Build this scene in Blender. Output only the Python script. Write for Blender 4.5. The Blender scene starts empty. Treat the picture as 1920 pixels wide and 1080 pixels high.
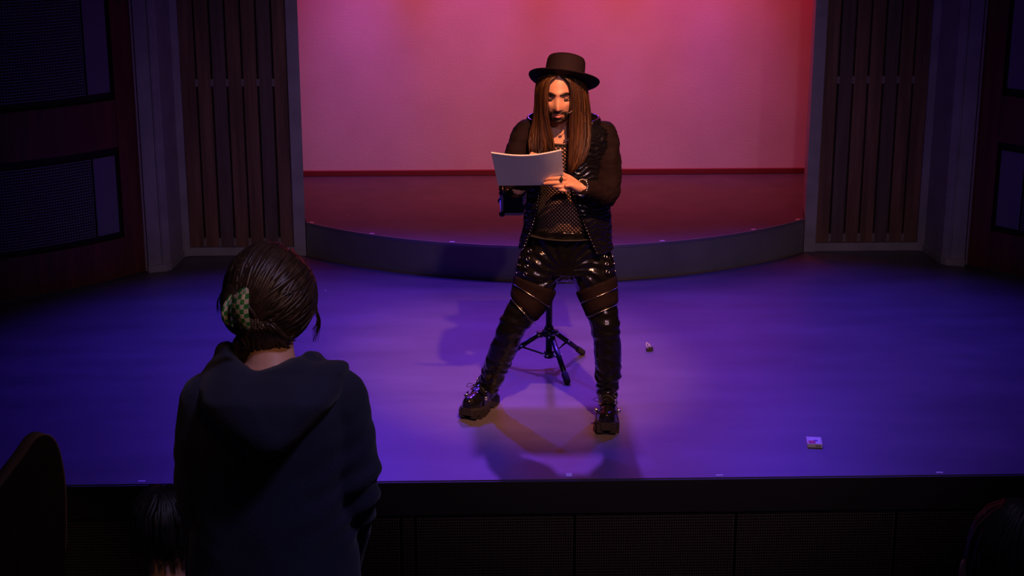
import bpy, bmesh, math, random
import numpy as np
from mathutils import Vector, Matrix, noise as mnoise
random.seed(7)
S = bpy.context.scene
COL = S.collection
PI = math.pi
# ------------------------------------------------------------------ camera
F_PX = 3000.0; PITCH = math.radians(15.96); YAW = math.radians(1.7)
CAM = np.array([-.594, -6.40, 2.69])
cam = bpy.data.cameras.new('camera'); cam.lens = F_PX / 1920 * 36; cam.sensor_width = 36
cam.clip_start = .05; cam.clip_end = 60
co = bpy.data.objects.new('camera', cam); COL.objects.link(co)
co.location = CAM; co.rotation_euler = (PI/2 - PITCH, 0, -YAW)
S.camera = co
# ------------------------------------------------------------------ world and exposure
w = bpy.data.worlds.new('world'); S.world = w; w.use_nodes = True
w.node_tree.nodes['Background'].inputs[0].default_value = (.25, .2, .5, 1)
w.node_tree.nodes['Background'].inputs[1].default_value = .03
S.view_settings.view_transform = 'Standard'; S.view_settings.look = 'None'
S.view_settings.gamma = 1; S.view_settings.exposure = 0.0; S.view_settings.use_curve_mapping = False
# ------------------------------------------------------------------ stage lamps and added audience fills
def spot(name, loc, target, color, power, angle, blend=.6, size=.08):
    l = bpy.data.lights.new(name, 'SPOT'); l.energy = power; l.color = color
    l.spot_size = math.radians(angle); l.spot_blend = blend; l.shadow_soft_size = size
    o = bpy.data.objects.new(name, l); COL.objects.link(o); o.location = loc
    o.rotation_euler = (Vector(target) - Vector(loc)).to_track_quat('-Z', 'Y').to_euler()
    return o
BLUE = (.085, .035, 1.0); VIOLET = (.26, .06, 1.0)
# blue and violet back light hung just inside the opening, raking towards the audience
spot('blue_back_lamp', (-1.45, 3.6, 3.1), (-1.35, 1.75, 0), BLUE, 680, 68, 1.0)
spot('blue_back_lamp', (1.45, 3.6, 3.1), (1.35, 1.7, 0), BLUE, 510, 68, 1.0)
spot('violet_back_lamp', (-.1, 3.65, 3.0), (-.1, 1.7, 0), VIOLET, 480, 70, 1.0)
# warm key light over the front rows and a lower warm wash from the back of the house
spot('warm_key_lamp', (.5, -2.7, 4.9), (-.15, .62, 1.0), (1.0, .37, .17), 1750, 19, .8, .06)
spot('warm_wash_lamp', (.35, -5.2, 3.9), (.1, 2.6, .3), (.88, .50, .68), 165, 40, .9, .1)
spot('warm_wash_lamp', (2.0, -5.0, 4.1), (-.1, 2.6, .3), (.88, .50, .68), 140, 40, .9, .1)  # second half of the wash, added as fill to soften its shadows
# added fills on the audience: one cool for stage spill, two narrow warm
spot('audience_fill', (.7, -4.5, 5.0), (-.98, -3.1, 1.15), (.58, .46, 1.0), 165, 44, 1.0, .3)
spot('audience_fill', (.8, -6.4, 4.4), (-1.0, -3.05, 1.8), (1.0, .50, .20), 150, 9, 1.0, .2)
spot('audience_fill', (-1.0, -5.8, 4.4), (-1.55, -2.4, .5), (1.0, .5, .25), 60, 8, 1.0, .2)
# red and violet wash on the back wall, hung behind the opening
for x, c, p, tz in ((-1.5, (1, .03, .13), 62, .9), (-.5, (1, .035, .07), 80, 1.1), (.5, (1, .03, .045), 92, 1.1), (1.5, (1, .02, .04), 92, 1.1)):
    spot('red_wall_lamp', (x, 4.35, 3.3), (x * .95, 5.27, tz), c, p, 95, .9)
for x, tx, tz, p in ((-1.2, -1.45, 1.15, 72), (-.1, -.55, 1.2, 64), (1.0, .95, .95, 58), (.2, .3, .45, 66), (1.4, 1.35, .5, 52), (-1.2, -1.3, .35, 52)):
    spot('violet_wall_lamp', (x, 4.3, 3.4), (tx, 5.27, tz), (.30, .09, 1.0), p, 26, 1.0)
for x in (-1.0, 0.05, 1.05):
    spot('pink_wall_lamp', (x, 4.05, 3.5), (x, 5.27, .15), (1.0, .29, .36), 70, 50, 1.0)
# ------------------------------------------------------------------ helpers
fw = np.array([math.sin(YAW)*math.cos(PITCH), math.cos(YAW)*math.cos(PITCH), -math.sin(PITCH)])
rt = np.array([math.cos(YAW), -math.sin(YAW), 0.0]); upv = np.cross(rt, fw)
def at(x, y, Y):                       # survey: photograph point -> place at depth Y
    d = fw + rt*(x-960)/F_PX - upv*(y-540)/F_PX
    return CAM + d*((Y-CAM[1])/d[1])
def nrm(v): v = np.asarray(v, float); return v/(np.linalg.norm(v)+1e-12)
def crom(P, sub):
    P = np.asarray(P, float); n = len(P); out = []
    for i in range(n-1):
        p0 = P[i-1] if i > 0 else 2*P[0]-P[1]; p1 = P[i]; p2 = P[i+1]; p3 = P[i+2] if i+2 < n else 2*P[-1]-P[-2]
        for k in range(sub):
            t = k/sub
            out.append(.5*((2*p1)+(-p0+p2)*t+(2*p0-5*p1+4*p2-p3)*t*t+(-p0+3*p1-3*p2+p3)*t**3))
    out.append(P[-1]); return np.array(out)

class MB:
    def __init__(s): s.v = []; s.f = []; s.mi = []
    def add(s, vs, fs, mi=0):
        o = len(s.v); s.v += [tuple(map(float, v)) for v in vs]; s.f += [tuple(i+o for i in f) for f in fs]; s.mi += [mi]*len(fs); return s
    def box(s, lo, hi, M=None, mi=0, bev=0):
        lo = np.array(lo, float); hi = np.array(hi, float)
        if bev:
            vs = []; b = bev
            bm = bmesh.new(); bmesh.ops.create_cube(bm, size=1)
            for v in bm.verts: v.co = Vector([(lo[i]+hi[i])/2 + v.co[i]*(hi[i]-lo[i]) for i in range(3)])
            bmesh.ops.bevel(bm, geom=bm.edges[:], offset=b, segments=2, affect='EDGES', profile=.5)
            bm.verts.index_update()
            vs = [np.array(v.co) for v in bm.verts]; fs = [[v.index for v in f.verts] for f in bm.faces]; bm.free()
        else:
            vs = [np.array((x, y, z)) for x in (lo[0], hi[0]) for y in (lo[1], hi[1]) for z in (lo[2], hi[2])]
            fs = [(0,1,3,2),(4,6,7,5),(0,4,5,1),(2,3,7,6),(0,2,6,4),(1,5,7,3)]
        if M is not None: vs = [np.array(M @ Vector(v)) for v in vs]
        return s.add(vs, fs, mi)
    def rings(s, R, closed=True, cap=True, mi=0):
        n = len(R[0]); vs = [p for r in R for p in r]; fs = []
        for i in range(len(R)-1):
            for j in range(n if closed else n-1):
                k = (j+1) % n; fs.append((i*n+j, i*n+k, (i+1)*n+k, (i+1)*n+j))
        if cap:
            a = len(vs); vs.append(np.mean(R[0], axis=0)); vs.append(np.mean(R[-1], axis=0)); m = len(R)-1
            for j in range(n):
                k = (j+1) % n; fs.append((a, k, j)); fs.append((a+1, m*n+j, m*n+k))
        return s.add(vs, fs, mi)
    def tube(s, pts, rad, n=12, sub=4, ref=(0, 1, 0), cap='round', mi=0):
        A = []
        for p, r in zip(pts, rad):
            ra, rb = (r if isinstance(r, (tuple, list)) else (r, r)); A.append([*p, ra, rb])
        A = crom(A, sub) if sub > 1 else np.array(A, float)
        P = A[:, :3]; ra = A[:, 3]; rb = A[:, 4]
        T = np.gradient(P, axis=0); R = []; an = np.linspace(0, 2*PI, n, endpoint=False); ref = np.array(ref, float)
        fr = []
        for i in range(len(P)):
            t = nrm(T[i]); a = nrm(np.cross(t, ref)); b = np.cross(t, a); fr.append((t, a, b))
            R.append([P[i]+a*ra[i]*math.cos(q)+b*rb[i]*math.sin(q) for q in an])
        if cap == 'round':
            def endr(i, sg):
                t, a, b = fr[i]; m = min(ra[i], rb[i]); o = []
                for u in (.45, .8, .96):
                    c = P[i]+sg*t*m*u; k = math.sqrt(1-u*u)
                    o.append([c+a*(ra[i]-m+m*k)*math.cos(q)+b*(rb[i]-m+m*k)*math.sin(q) for q in an])
                return o
            R = endr(0, -1)[::-1]+R+endr(len(P)-1, 1)
        return s.rings(R, True, True, mi)
    def ball(s, c, r, n=14, m=10, M=None, mi=0):
        c = np.array(c, float); r = np.array(r if hasattr(r, '__len__') else (r, r, r), float); R = []
        for i in range(1, m):
            ph = PI*i/m
            R.append([np.array([math.sin(ph)*math.cos(q)*r[0], math.sin(ph)*math.sin(q)*r[1], -math.cos(ph)*r[2]]) for q in np.linspace(0, 2*PI, n, endpoint=False)])
        if M is not None: R = [[np.array(M @ Vector(p)) for p in g] for g in R]
        return s.rings([[p+c for p in g] for g in R], True, True, mi)
    def mesh(s, name):
        me = bpy.data.meshes.new(name); me.from_pydata(s.v, [], s.f); me.update(); return me

def finish(me, name, mats, parent=None, smooth=True, mi=None):
    for m in (mats if isinstance(mats, (list, tuple)) else [mats]): me.materials.append(m)
    if mi and any(mi): me.polygons.foreach_set('material_index', mi)
    me.polygons.foreach_set('use_smooth', [smooth]*len(me.polygons))
    o = bpy.data.objects.new(name, me); COL.objects.link(o)
    if parent: o.parent = parent
    return o
def obj(name, mb, mats, parent=None, smooth=True, normals=True):
    me = mb.mesh(name)
    if normals:
        bm = bmesh.new(); bm.from_mesh(me); bmesh.ops.recalc_face_normals(bm, faces=bm.faces[:]); bm.to_mesh(me); bm.free()
    return finish(me, name, mats, parent, smooth, mb.mi)
def union(name, mb, mats, parent=None, voxel=.006, smooth=4, disp=None):
    me = mb.mesh('tmp'); bm = bmesh.new(); bm.from_mesh(me); bmesh.ops.recalc_face_normals(bm, faces=bm.faces[:]); bm.to_mesh(me); bm.free()
    t = bpy.data.objects.new('tmp', me); COL.objects.link(t)
    r = t.modifiers.new('r', 'REMESH'); r.mode = 'VOXEL'; r.voxel_size = voxel
    if smooth:
        q = t.modifiers.new('s', 'SMOOTH'); q.factor = .5; q.iterations = smooth
    dg = bpy.context.evaluated_depsgraph_get(); out = bpy.data.meshes.new_from_object(t.evaluated_get(dg))
    bpy.data.objects.remove(t); bpy.data.meshes.remove(me)
    out.name = name
    if disp:
        n = len(out.vertices); P = np.empty(n*3); out.vertices.foreach_get('co', P); P = P.reshape(-1, 3)
        N = np.empty(n*3); out.vertices.foreach_get('normal', N); N = N.reshape(-1, 3)
        d = np.array([disp(p, q) for p, q in zip(P, N)]); P = P+N*d[:, None]
        out.vertices.foreach_set('co', P.ravel()); out.update()
    return finish(out, name, mats, parent, True)
def tag(o, label, cat, group=None, kind=None):
    o['label'] = label; o['category'] = cat
    if group: o['group'] = group
    if kind: o['kind'] = kind
    return o
def empty(name, loc=(0, 0, 0)):
    o = bpy.data.objects.new(name, None); COL.objects.link(o); o.location = loc; o.empty_display_size = .1; return o
def adopt(root, objs):                 # parent world-space parts to an Empty that stands at its base
    bpy.context.view_layer.update()
    for o in objs: o.parent = root; o.matrix_parent_inverse = Matrix.Translation(root.location).inverted()
def fbm(p, s=1., o=3): return mnoise.fractal(Vector((p[0]*s, p[1]*s, p[2]*s)), 1.0, 2.0, o)

# ------------------------------------------------------------------ materials
def mat(name, col, rough=.6, metal=0., var=.0, vscale=8., bump=0., bscale=40., stretch=(1, 1, 1), spec=.5, coat=0., sheen=0., col2=None, detail=4., bdist=.01):
    m = bpy.data.materials.new(name); m.use_nodes = True; N = m.node_tree.nodes; L = m.node_tree.links
    b = N['Principled BSDF']; b.inputs['Base Color'].default_value = (*col, 1); b.inputs['Roughness'].default_value = rough
    b.inputs['Metallic'].default_value = metal; b.inputs['Specular IOR Level'].default_value = spec
    b.inputs['Coat Weight'].default_value = coat; b.inputs['Sheen Weight'].default_value = sheen
    tc = N.new('ShaderNodeTexCoord'); mp = N.new('ShaderNodeMapping'); mp.inputs['Scale'].default_value = stretch
    L.new(tc.outputs['Object'], mp.inputs['Vector'])
    if var or col2:
        t = N.new('ShaderNodeTexNoise'); t.inputs['Scale'].default_value = vscale; t.inputs['Detail'].default_value = detail
        L.new(mp.outputs[0], t.inputs['Vector'])
        r = N.new('ShaderNodeValToRGB'); r.color_ramp.elements[0].position = .3; r.color_ramp.elements[1].position = .7
        c2 = col2 or tuple(c*(1+var) for c in col); c1 = col if col2 else tuple(c*(1-var) for c in col)
        r.color_ramp.elements[0].color = (*c1, 1); r.color_ramp.elements[1].color = (*c2, 1)
        L.new(t.outputs['Fac'], r.inputs[0]); L.new(r.outputs[0], b.inputs['Base Color'])
    if bump:
        t2 = N.new('ShaderNodeTexNoise'); t2.inputs['Scale'].default_value = bscale; t2.inputs['Detail'].default_value = 5
        L.new(mp.outputs[0], t2.inputs['Vector'])
        bp = N.new('ShaderNodeBump'); bp.inputs['Strength'].default_value = bump; bp.inputs['Distance'].default_value = bdist
        L.new(t2.outputs['Fac'], bp.inputs['Height']); L.new(bp.outputs[0], b.inputs['Normal'])
    return m
M = {}
M['floor'] = mat('stage_vinyl', (.105, .095, .115), .42, var=.22, vscale=2.6, stretch=(.5, 1.6, 1), bump=.05, bscale=30, detail=8)
M['platform'] = mat('platform_top', (.075, .066, .080), .5, var=.15, vscale=5, bump=.05)
M['skirt'] = mat('platform_skirt', (.19, .20, .21), .55, var=.12, vscale=4)
M['edge'] = mat('edge_trim', (.30, .29, .33), .35, metal=.5)
M['brass'] = mat('foot_strip', (.35, .26, .16), .4, metal=.4)
M['plaster'] = mat('back_wall_plaster', (.62, .58, .58), .8, var=.05, vscale=3, bump=.12, bscale=70, detail=8)
M['redbase'] = mat('red_skirting', (.15, .012, .015), .6)
M['paint'] = mat('grey_painted_wood', (.34, .34, .38), .5, var=.15, vscale=6, bump=.08)
M['slat'] = mat('walnut_slat', (.19, .105, .066), .5, var=.35, vscale=3, bump=.1, bscale=20, stretch=(8, 8, .6))
M['slat2'] = mat('grey_walnut_slat', (.13, .092, .082), .5, var=.3, vscale=3, bump=.1, bscale=20, stretch=(8, 8, .6))
M['spacer'] = mat('pale_spacer', (.24, .20, .19), .6)
M['gapback'] = mat('dark_backing', (.03, .02, .016), .8)
M['doorwood'] = mat('mahogany', (.15, .040, .026), .42, var=.3, vscale=3, bump=.05, stretch=(6, 6, .6))
M['strip'] = mat('pale_strip', (.42, .36, .36), .5)
M['mesh'] = mat('perforated_metal', (.22, .225, .30), .5, metal=.3)
M['meshback'] = mat('panel_back', (.007, .007, .010), .8)
M['black'] = mat('matt_black', (.012, .012, .013), .7)
M['lip'] = mat('stage_lip_black', (.022, .020, .022), .55)
M['grille'] = mat('bronze_wire', (.25, .21, .165), .45, metal=.5)
M['tape'] = mat('white_tape', (.85, .82, .8), .6)
M['house'] = mat('dark_carpet', (.012, .010, .011), .95, var=.3, vscale=60)
M['skin'] = mat('skin', (.62, .33, .22), .48, var=.06, vscale=25, bump=.04, bscale=180, bdist=.002)
M['skin2'] = mat('skin_dark_lit', (.50, .26, .17), .5, var=.05)
M['lid'] = mat('painted_eyelid', (.20, .10, .075), .45)
M['lips'] = mat('lips', (.55, .20, .16), .4)
M['beard'] = mat('beard', (.022, .011, .007), .6, var=.4, vscale=120, bump=.5, bscale=300, stretch=(1, 1, .3), bdist=.004)
M['hair'] = mat('long_brown_hair', (.060, .026, .010), .42, var=.4, vscale=30, stretch=(6, 6, .35))
M['hair2'] = mat('hair_light_lock', (.115, .054, .020), .40, var=.4, vscale=30, stretch=(6, 6, .35))
M['hair3'] = mat('hair_dark_lock', (.030, .014, .008), .45)
M['whair'] = mat('tied_hair', (.036, .020, .011), .42, var=.55, vscale=40)
M['leather'] = mat('glossy_leather', (.005, .005, .006), .2, bump=.12, bscale=16, stretch=(1, 1, 2.4), coat=.25)
M['matte'] = mat('brown_black_cotton', (.0105, .0058, .0070), .85, spec=.1, var=.2, vscale=20, bump=.1, bscale=60)
M['vest'] = mat('ruched_vest', (.006, .006, .008), .22, coat=.4, bump=.3, bscale=60, bdist=.004)
M['felt'] = mat('felt_hat', (.016, .008, .011), .8, spec=.15)
M['ribbon'] = mat('hat_ribbon', (.008, .006, .007), .5)
M['net'] = mat('fishnet', (.012, .009, .009), .7)
M['chrome'] = mat('chrome', (.75, .75, .78), .18, metal=1.)
M['zip'] = mat('zip_metal', (.55, .52, .50), .3, metal=1.)
M['boot'] = mat('boot_leather', (.006, .006, .007), .2, bump=.15, bscale=40, coat=.3)
M['sole'] = mat('boot_rubber', (.016, .013, .013), .65)
M['paper'] = mat('paper', (.80, .80, .82), .7)
M['hood'] = mat('navy_fleece', (.015, .016, .040), .95, var=.15, vscale=12, bump=.12, bscale=140, sheen=.1)
M['green'] = mat('green_acetate', (.03, .17, .025), .3)
M['cream'] = mat('cream_acetate', (.46, .40, .24), .3)
M['tripod'] = mat('tripod_black', (.02, .02, .024), .32, metal=.4)
M['tripodg'] = mat('tripod_grey', (.30, .29, .30), .35, metal=.7)
M['alu'] = mat('aluminium', (.78, .78, .82), .4, metal=.3)
M['case'] = mat('case_panel', (.022, .024, .040), .5)
M['rubber'] = mat('rubber', (.015, .015, .015), .8)
M['card_w'] = mat('card_white', (.82, .80, .82), .5)
M['card_r'] = mat('card_red', (.62, .05, .08), .5)
M['card_b'] = mat('card_blue', (.10, .14, .55), .5)
M['card_k'] = mat('card_grey', (.20, .19, .2), .6)
M['wood_d'] = mat('dark_chair_wood', (.016, .008, .007), .4, var=.3, vscale=5)
M['wood_e'] = mat('chair_edge', (.09, .05, .035), .5)
M['cloth_r'] = mat('dark_red_cloth', (.03, .012, .014), .9)
M['dhair'] = mat('dark_hair', (.007, .005, .005), .55, var=.4, vscale=40)
M['whitecloth'] = mat('pale_cloth', (.4, .37, .36), .9)
# ------------------------------------------------------------------ setting
R_ARC = 2.32; APEX = 3.14; PH = .227
def arc_y(x, r=R_ARC, apex=APEX): return apex + r - math.sqrt(r*r - x*x)
mb = MB(); mb.box((-6, 0, -.15), (6, 6.2, 0)); tag(obj('floor', mb, M['floor'], smooth=False), 'dark vinyl stage floor washed in blue and violet light', 'floor', kind='structure')
# stage edge: black fascia and bronze wire grille under it
mb = MB(); mb.box((-6, -.012, -.158), (6, 0, -.004), bev=.003); tag(obj('trim_1', mb, M['lip'], smooth=False), 'black fascia board along the stage front edge', 'trim', kind='structure')
gw = MB(); gw.box((-6, .03, -1.3), (6, .06, -.15)); wf = tag(obj('wall_front', gw, M['black'], smooth=False), 'black wall under the stage behind the wire grille', 'wall', kind='structure')
def gpanel(x0, x1):
    m = MB()
    for x in (x0, x1): m.box((x-.006, .004, -1.25), (x+.006, .03, -.152))
    fr = obj('grille_frame', m, M['lip'], wf, False)
    m = MB(); z = -.17; k = 0
    while z > -1.2:
        m.box((x0+.006, .008, z-.0028), (x1-.006, .016, z+.0028)); z -= .0135
    o = obj('grille_wire', m, M['grille'], fr, False); o['kind'] = 'stuff'
    m = MB(); x = x0+.015
    while x < x1-.008:
        m.box((x-.0018, .003, -1.2), (x+.0018, .009, -.155)); x += .0105
    o = obj('grille_upright', m, M['lip'], fr, False); o['kind'] = 'stuff'
gx = [-4.2, -3.45, -2.7, -1.95, -1.2, -.885, -.823, -.13, .575, 1.28, 1.985, 2.69, 3.4, 4.1]
for a, b in zip(gx[:-1], gx[1:]): gpanel(a, b)

# curved platform inside the opening
pl = empty('stage_platform', (0, 4.2, 0))
xs = np.linspace(-1.64, 1.64, 49)
def arcsolid(z0, z1, off=0., back=None, x0=-1.64, x1=1.64):
    m = MB(); X = np.linspace(x0, x1, 49)
    fr = [(x, arc_y(x)-off) for x in X]; bk = [(x, (y+.012) if back is None else back) for x, y in fr]
    R = []
    for (a, b) in zip(fr, bk): R.append([(a[0], a[1], z0), (a[0], a[1], z1), (b[0], b[1], z1), (b[0], b[1], z0)])
    return m.rings(R, True, True)
parts = [obj('skirt', arcsolid(.008, PH-.016), M['skirt'], None, False),
         obj('nosing', arcsolid(PH-.016, PH+.0015, .008), M['edge'], None, False),
         obj('front_deck', arcsolid(PH-.03, PH, -.013, 3.865), M['platform'], None, False),
         obj('foot_strip', arcsolid(0.0, .009, .006), M['brass'], None, False)]
mb = MB(); RD = [(-1.643, 3.866), (1.643, 3.866), (1.688, 4.122), (2.3, 4.13), (2.3, 5.245), (-2.3, 5.245), (-2.3, 4.13), (-1.718, 4.122)]; mb.add([(a, b, z) for z in (0, PH-.001) for a, b in RD], [tuple(range(7, -1, -1)), tuple(range(8, 16))]+[(i, (i+1) % 8, (i+1) % 8+8, i+8) for i in range(8)]); parts.append(obj('rear_deck', mb, M['platform'], None, False))
adopt(pl, parts); tag(pl, 'low maroon stage platform with a bowed front edge', 'platform')

# back wall, skirting
mb = MB(); mb.box((-2.6, 5.27, PH), (2.6, 5.4, 4.5)); tag(obj('wall_back', mb, M['plaster'], smooth=False), 'plaster back wall lit in red, pink and violet', 'wall', kind='structure')
mb = MB(); mb.box((-2.3, 5.245, PH), (2.3, 5.27, PH+.042), bev=.004); tag(obj('baseboard_back', mb, M['redbase'], smooth=False), 'dark red skirting along the foot of the back wall', 'baseboard', kind='structure')

# side walls of the opening: post, slat panel, pilaster, curved door
H = 4.4
for sg, side in ((-1, 'left'), (1, 'right')):
    X = lambda x: sg*x
    def bx(a, b, ya, yb, za, zb, bev=0):
        m = MB(); m.box((min(sg*a, sg*b), ya, za), (max(sg*a, sg*b), yb, zb), bev=bev); return m
    wl = obj('wall_'+side, bx(1.72, 2.44, 3.875, 3.93, 0, H), M['gapback'], None, False)
    tag(wl, 'wall of upright brown slats on the %s of the stage opening' % side, 'wall', kind='structure')
    # planks and spacers
    x0, x1, n = 1.722, 2.405, 7; pw = (x1-x0)/n
    for i in range(n):
        a = x0+i*pw+(.006 if i else 0); b = x0+(i+1)*pw-(.006 if i < n-1 else 0)
        obj('plank', bx(a, b, 3.845+random.uniform(0, .004), 3.876, .055, H, .003), M['slat2'] if i in (1, 4) else M['slat'], wl, False)
        if i:
            c = x0+i*pw
            for z0, z1 in ((1.115, 1.163), (.06, .115)):
                obj('spacer', bx(c-.010, c+.010, 3.841, 3.876, z0, z1, .002), M['spacer'], wl, False)
    obj('base_rail', bx(1.72, 2.42, 3.825, 3.876, 0, .055, .004), M['paint'], wl, False)
    # post beside the opening with splayed reveal
    m = MB(); m.rings([[(X(1.645), 3.82, z), (X(1.722), 3.82, z), (X(1.722), 3.95, z), (X(1.80), 4.12, z), (X(1.69 if sg > 0 else 1.72), 4.12, z)] for z in (0, H)])
    tag(obj('trim_2' if sg < 0 else 'trim_3', m, M['paint'], None, False), 'pale grey post at the %s edge of the stage opening' % side, 'post', kind='structure')
    # stepped pilaster
    P = [(2.405, 3.876), (2.405, 3.83), (2.445, 3.80), (2.475, 3.50), (2.50, 3.47), (2.60, 3.43), (2.63, 3.47), (2.75, 3.9)]
    m = MB(); m.rings([[(X(a), b, z) for a, b in P] for z in (0, H)])
    pil = tag(obj('trim_4' if sg < 0 else 'trim_5', m, M['paint'], None, False), 'grey stepped pilaster beside the %s curved door' % side, 'pilaster', kind='structure')
    P2 = [(2.425, 3.85), (2.44, 3.785), (2.468, 3.49), (2.49, 3.455), (2.60, 3.415), (2.61, 3.45)]
    m = MB(); m.rings([[(X(a), b, z) for a, b in P2] for z in (0, .045)]); obj('plinth', m, M['paint'], pil, False)
    m = MB(); m.tube([(X(2.515), 3.462, .05), (X(2.515), 3.462, H)], [.009, .009], n=8, sub=1); obj('bead', m, M['paint'], pil)
    # curved door: frame members and perforated panels follow one arc
    C0 = np.array([2.607, 3.45]); C1 = np.array([3.75, 2.62]); mid = (C0+C1)/2; ch = C1-C0; Lc = np.linalg.norm(ch); nn = np.array([-ch[1], ch[0]])/Lc
    if nn[1] > 0: nn = -nn
    def dp(t, off=0.):
        p = C0+ch*t+nn*(.13*4*t*(1-t)+off); return p
    def curved(t0, t1, z0, z1, off, th, k=14):
        m = MB(); R = []
        for t in np.linspace(t0, t1, k):
            a = dp(t, off); b = dp(t, off-th)
            R.append([(X(a[0]), a[1], z0), (X(a[0]), a[1], z1), (X(b[0]), b[1], z1), (X(b[0]), b[1], z0)])
        return m.rings(R)
    dn = 'door_1' if sg < 0 else 'door_2'
    d = tag(obj(dn, curved(.0, 1, .012, H, -.03, .02), M['meshback'], None, False), 'tall curved mahogany door with perforated panels, %s of the stage' % side, 'door', kind='structure')
    for (t0, t1) in ((.0, .12), (.80, 1)): obj('stile', curved(t0, t1, .012, H, 0, .04, 8), M['doorwood'], d, False)
    for (z0, z1) in ((.012, .26), (.83, 1.12), (2.2, 2.4)): obj('rail', curved(.12, .80, z0, z1, -.004, .034), M['doorwood'], d, False)
    obj('edge_strip', curved(.010, .019, .01, H, .014, .03, 3), M['strip'], d, False)
    for (z0, z1) in ((.30, .78), (1.17, 2.15)):
        m = MB(); T = np.linspace(.26, .76, 42)
        for t in T:
            a = dp(t, -.02); m.box((X(a[0])-.0028, a[1]-.0028, z0), (X(a[0])+.0028, a[1]+.0028, z1))
        z = z0
        while z < z1:
            R = []
            for t in np.linspace(.26, .76, 10):
                a = dp(t, -.016); b = dp(t, -.022); R.append([(X(a[0]), a[1], z), (X(a[0]), a[1], z+.0056), (X(b[0]), b[1], z+.0056), (X(b[0]), b[1], z)])
            m.rings(R); z += .0175
        o = obj('perforated_panel', m, M['mesh'], d, False); o['kind'] = 'stuff'
        obj('panel_sheet', curved(.14, .25, z0, z1, -.012, .012, 5), M['mesh'], d, False)
    m = MB(); m.box((min(X(3.75), X(4.0)), -2, -1.3), (max(X(3.75), X(4.0)), 2.62, H)); obj('side_wall', m, M['gapback'], wl, False)

# seating risers in the dark house
def riser(i, y0, y1, z):
    m = MB(); m.box((-5, y0, -1.35), (5, y1, z)); return m
fl = obj('floor_seating', riser(0, -1.75, .03, -.75), M['house'], None, False)
tag(fl, 'black carpeted stepped floor of the seating', 'floor', kind='structure')
for k, (a, b, z) in enumerate(((-2.72, -1.75, -.32), (-3.75, -2.72, .14), (-4.8, -3.75, .32), (-7.5, -4.8, .9))): obj('step', riser(k, a, b, z), M['house'], fl, False)

# tape marks
def tape(x, y, z, wd, dp_, label, group, rz=0, two=False):
    m = MB(); Mx = Matrix.Rotation(rz, 4, 'Z')
    if two:
        for s_ in (-1, 1): m.box((-wd/2, s_*dp_*.62-dp_*.5, 0), (wd/2, s_*dp_*.62+dp_*.5, .0012), Mx)
    else: m.box((-wd/2, -dp_/2, 0), (wd/2, dp_/2, .0012), Mx)
    o = obj('tape_mark', m, M['tape'], None, False); o.location = (x, y, z); tag(o, label, 'tape mark', group)
g1 = 'white tape marks along the stage front edge'; g2 = 'white tape marks along the curved platform edge'
tape(-1.995, .030, 0, .030, .014, 'white tape mark on the stage edge left of the hooded person', g1)
tape(-.155, .045, 0, .026, .015, 'pair of white tape strips on the stage edge below the performer', g1, two=True)
tape(.497, .022, 0, .032, .012, 'white tape mark on the stage edge between the performer and the card box', g1)
tape(1.460, .024, 0, .030, .012, 'white tape mark on the stage edge, rightmost in front of the card box', g1)
for px, py, lab in ((584, 417, 'white tape mark at the far left end of the curved platform'), (697, 444, 'second white tape mark from the left on the curved platform edge'),
                    (848, 455, 'white tape mark on the curved platform edge just left of the case'), (1242, 451, 'white tape mark on the curved platform edge just right of the performer'),
                    (1416, 434, 'second white tape mark from the right on the curved platform edge'), (1495, 409, 'white tape mark at the far right end of the curved platform')):
    x = {584: -1.60, 697: -1.19, 848: -.68, 1242: .63, 1416: 1.25, 1495: 1.59}[px]
    tape(x, arc_y(x)+.022, PH+.0005, .032, .020, lab, g2, math.atan2(x, R_ARC)*.9)
tape(-1.38, 4.0, PH, .010, .010, 'tiny pale speck of tape on the maroon platform deck', 'specks')
tape(-1.45, 2.98, 0, .009, .009, 'tiny pale speck on the stage floor beside the platform', 'specks')
# ------------------------------------------------------------------ tripod stand with case
TC = np.array([-.168, 1.495]); tp = empty('tripod_stand', (TC[0], TC[1], 0)); parts = []
m = MB(); m.tube([(TC[0], TC[1], .06), (TC[0], TC[1], .838)], [.017, .017], n=14, sub=1, cap='flat'); parts.append(obj('pole', m, M['tripod']))
m = MB(); m.tube([(TC[0], TC[1], .175), (TC[0], TC[1], .205)], [.040, .034], n=16, sub=1, cap='flat'); m.tube([(TC[0], TC[1], .205), (TC[0], TC[1], .225)], [.026, .022], n=16, sub=1, cap='flat'); parts.append(obj('hub', m, M['tripod']))
m = MB(); m.tube([(TC[0], TC[1], .055), (TC[0], TC[1], .085)], [.025, .025], n=14, sub=1, cap='flat'); parts.append(obj('collar', m, M['tripod']))
m = MB(); m.box((TC[0]-.10, TC[1]-.08, .836), (TC[0]+.10, TC[1]+.08, .8455), bev=.002); parts.append(obj('top_plate', m, M['tripod']))
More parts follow.
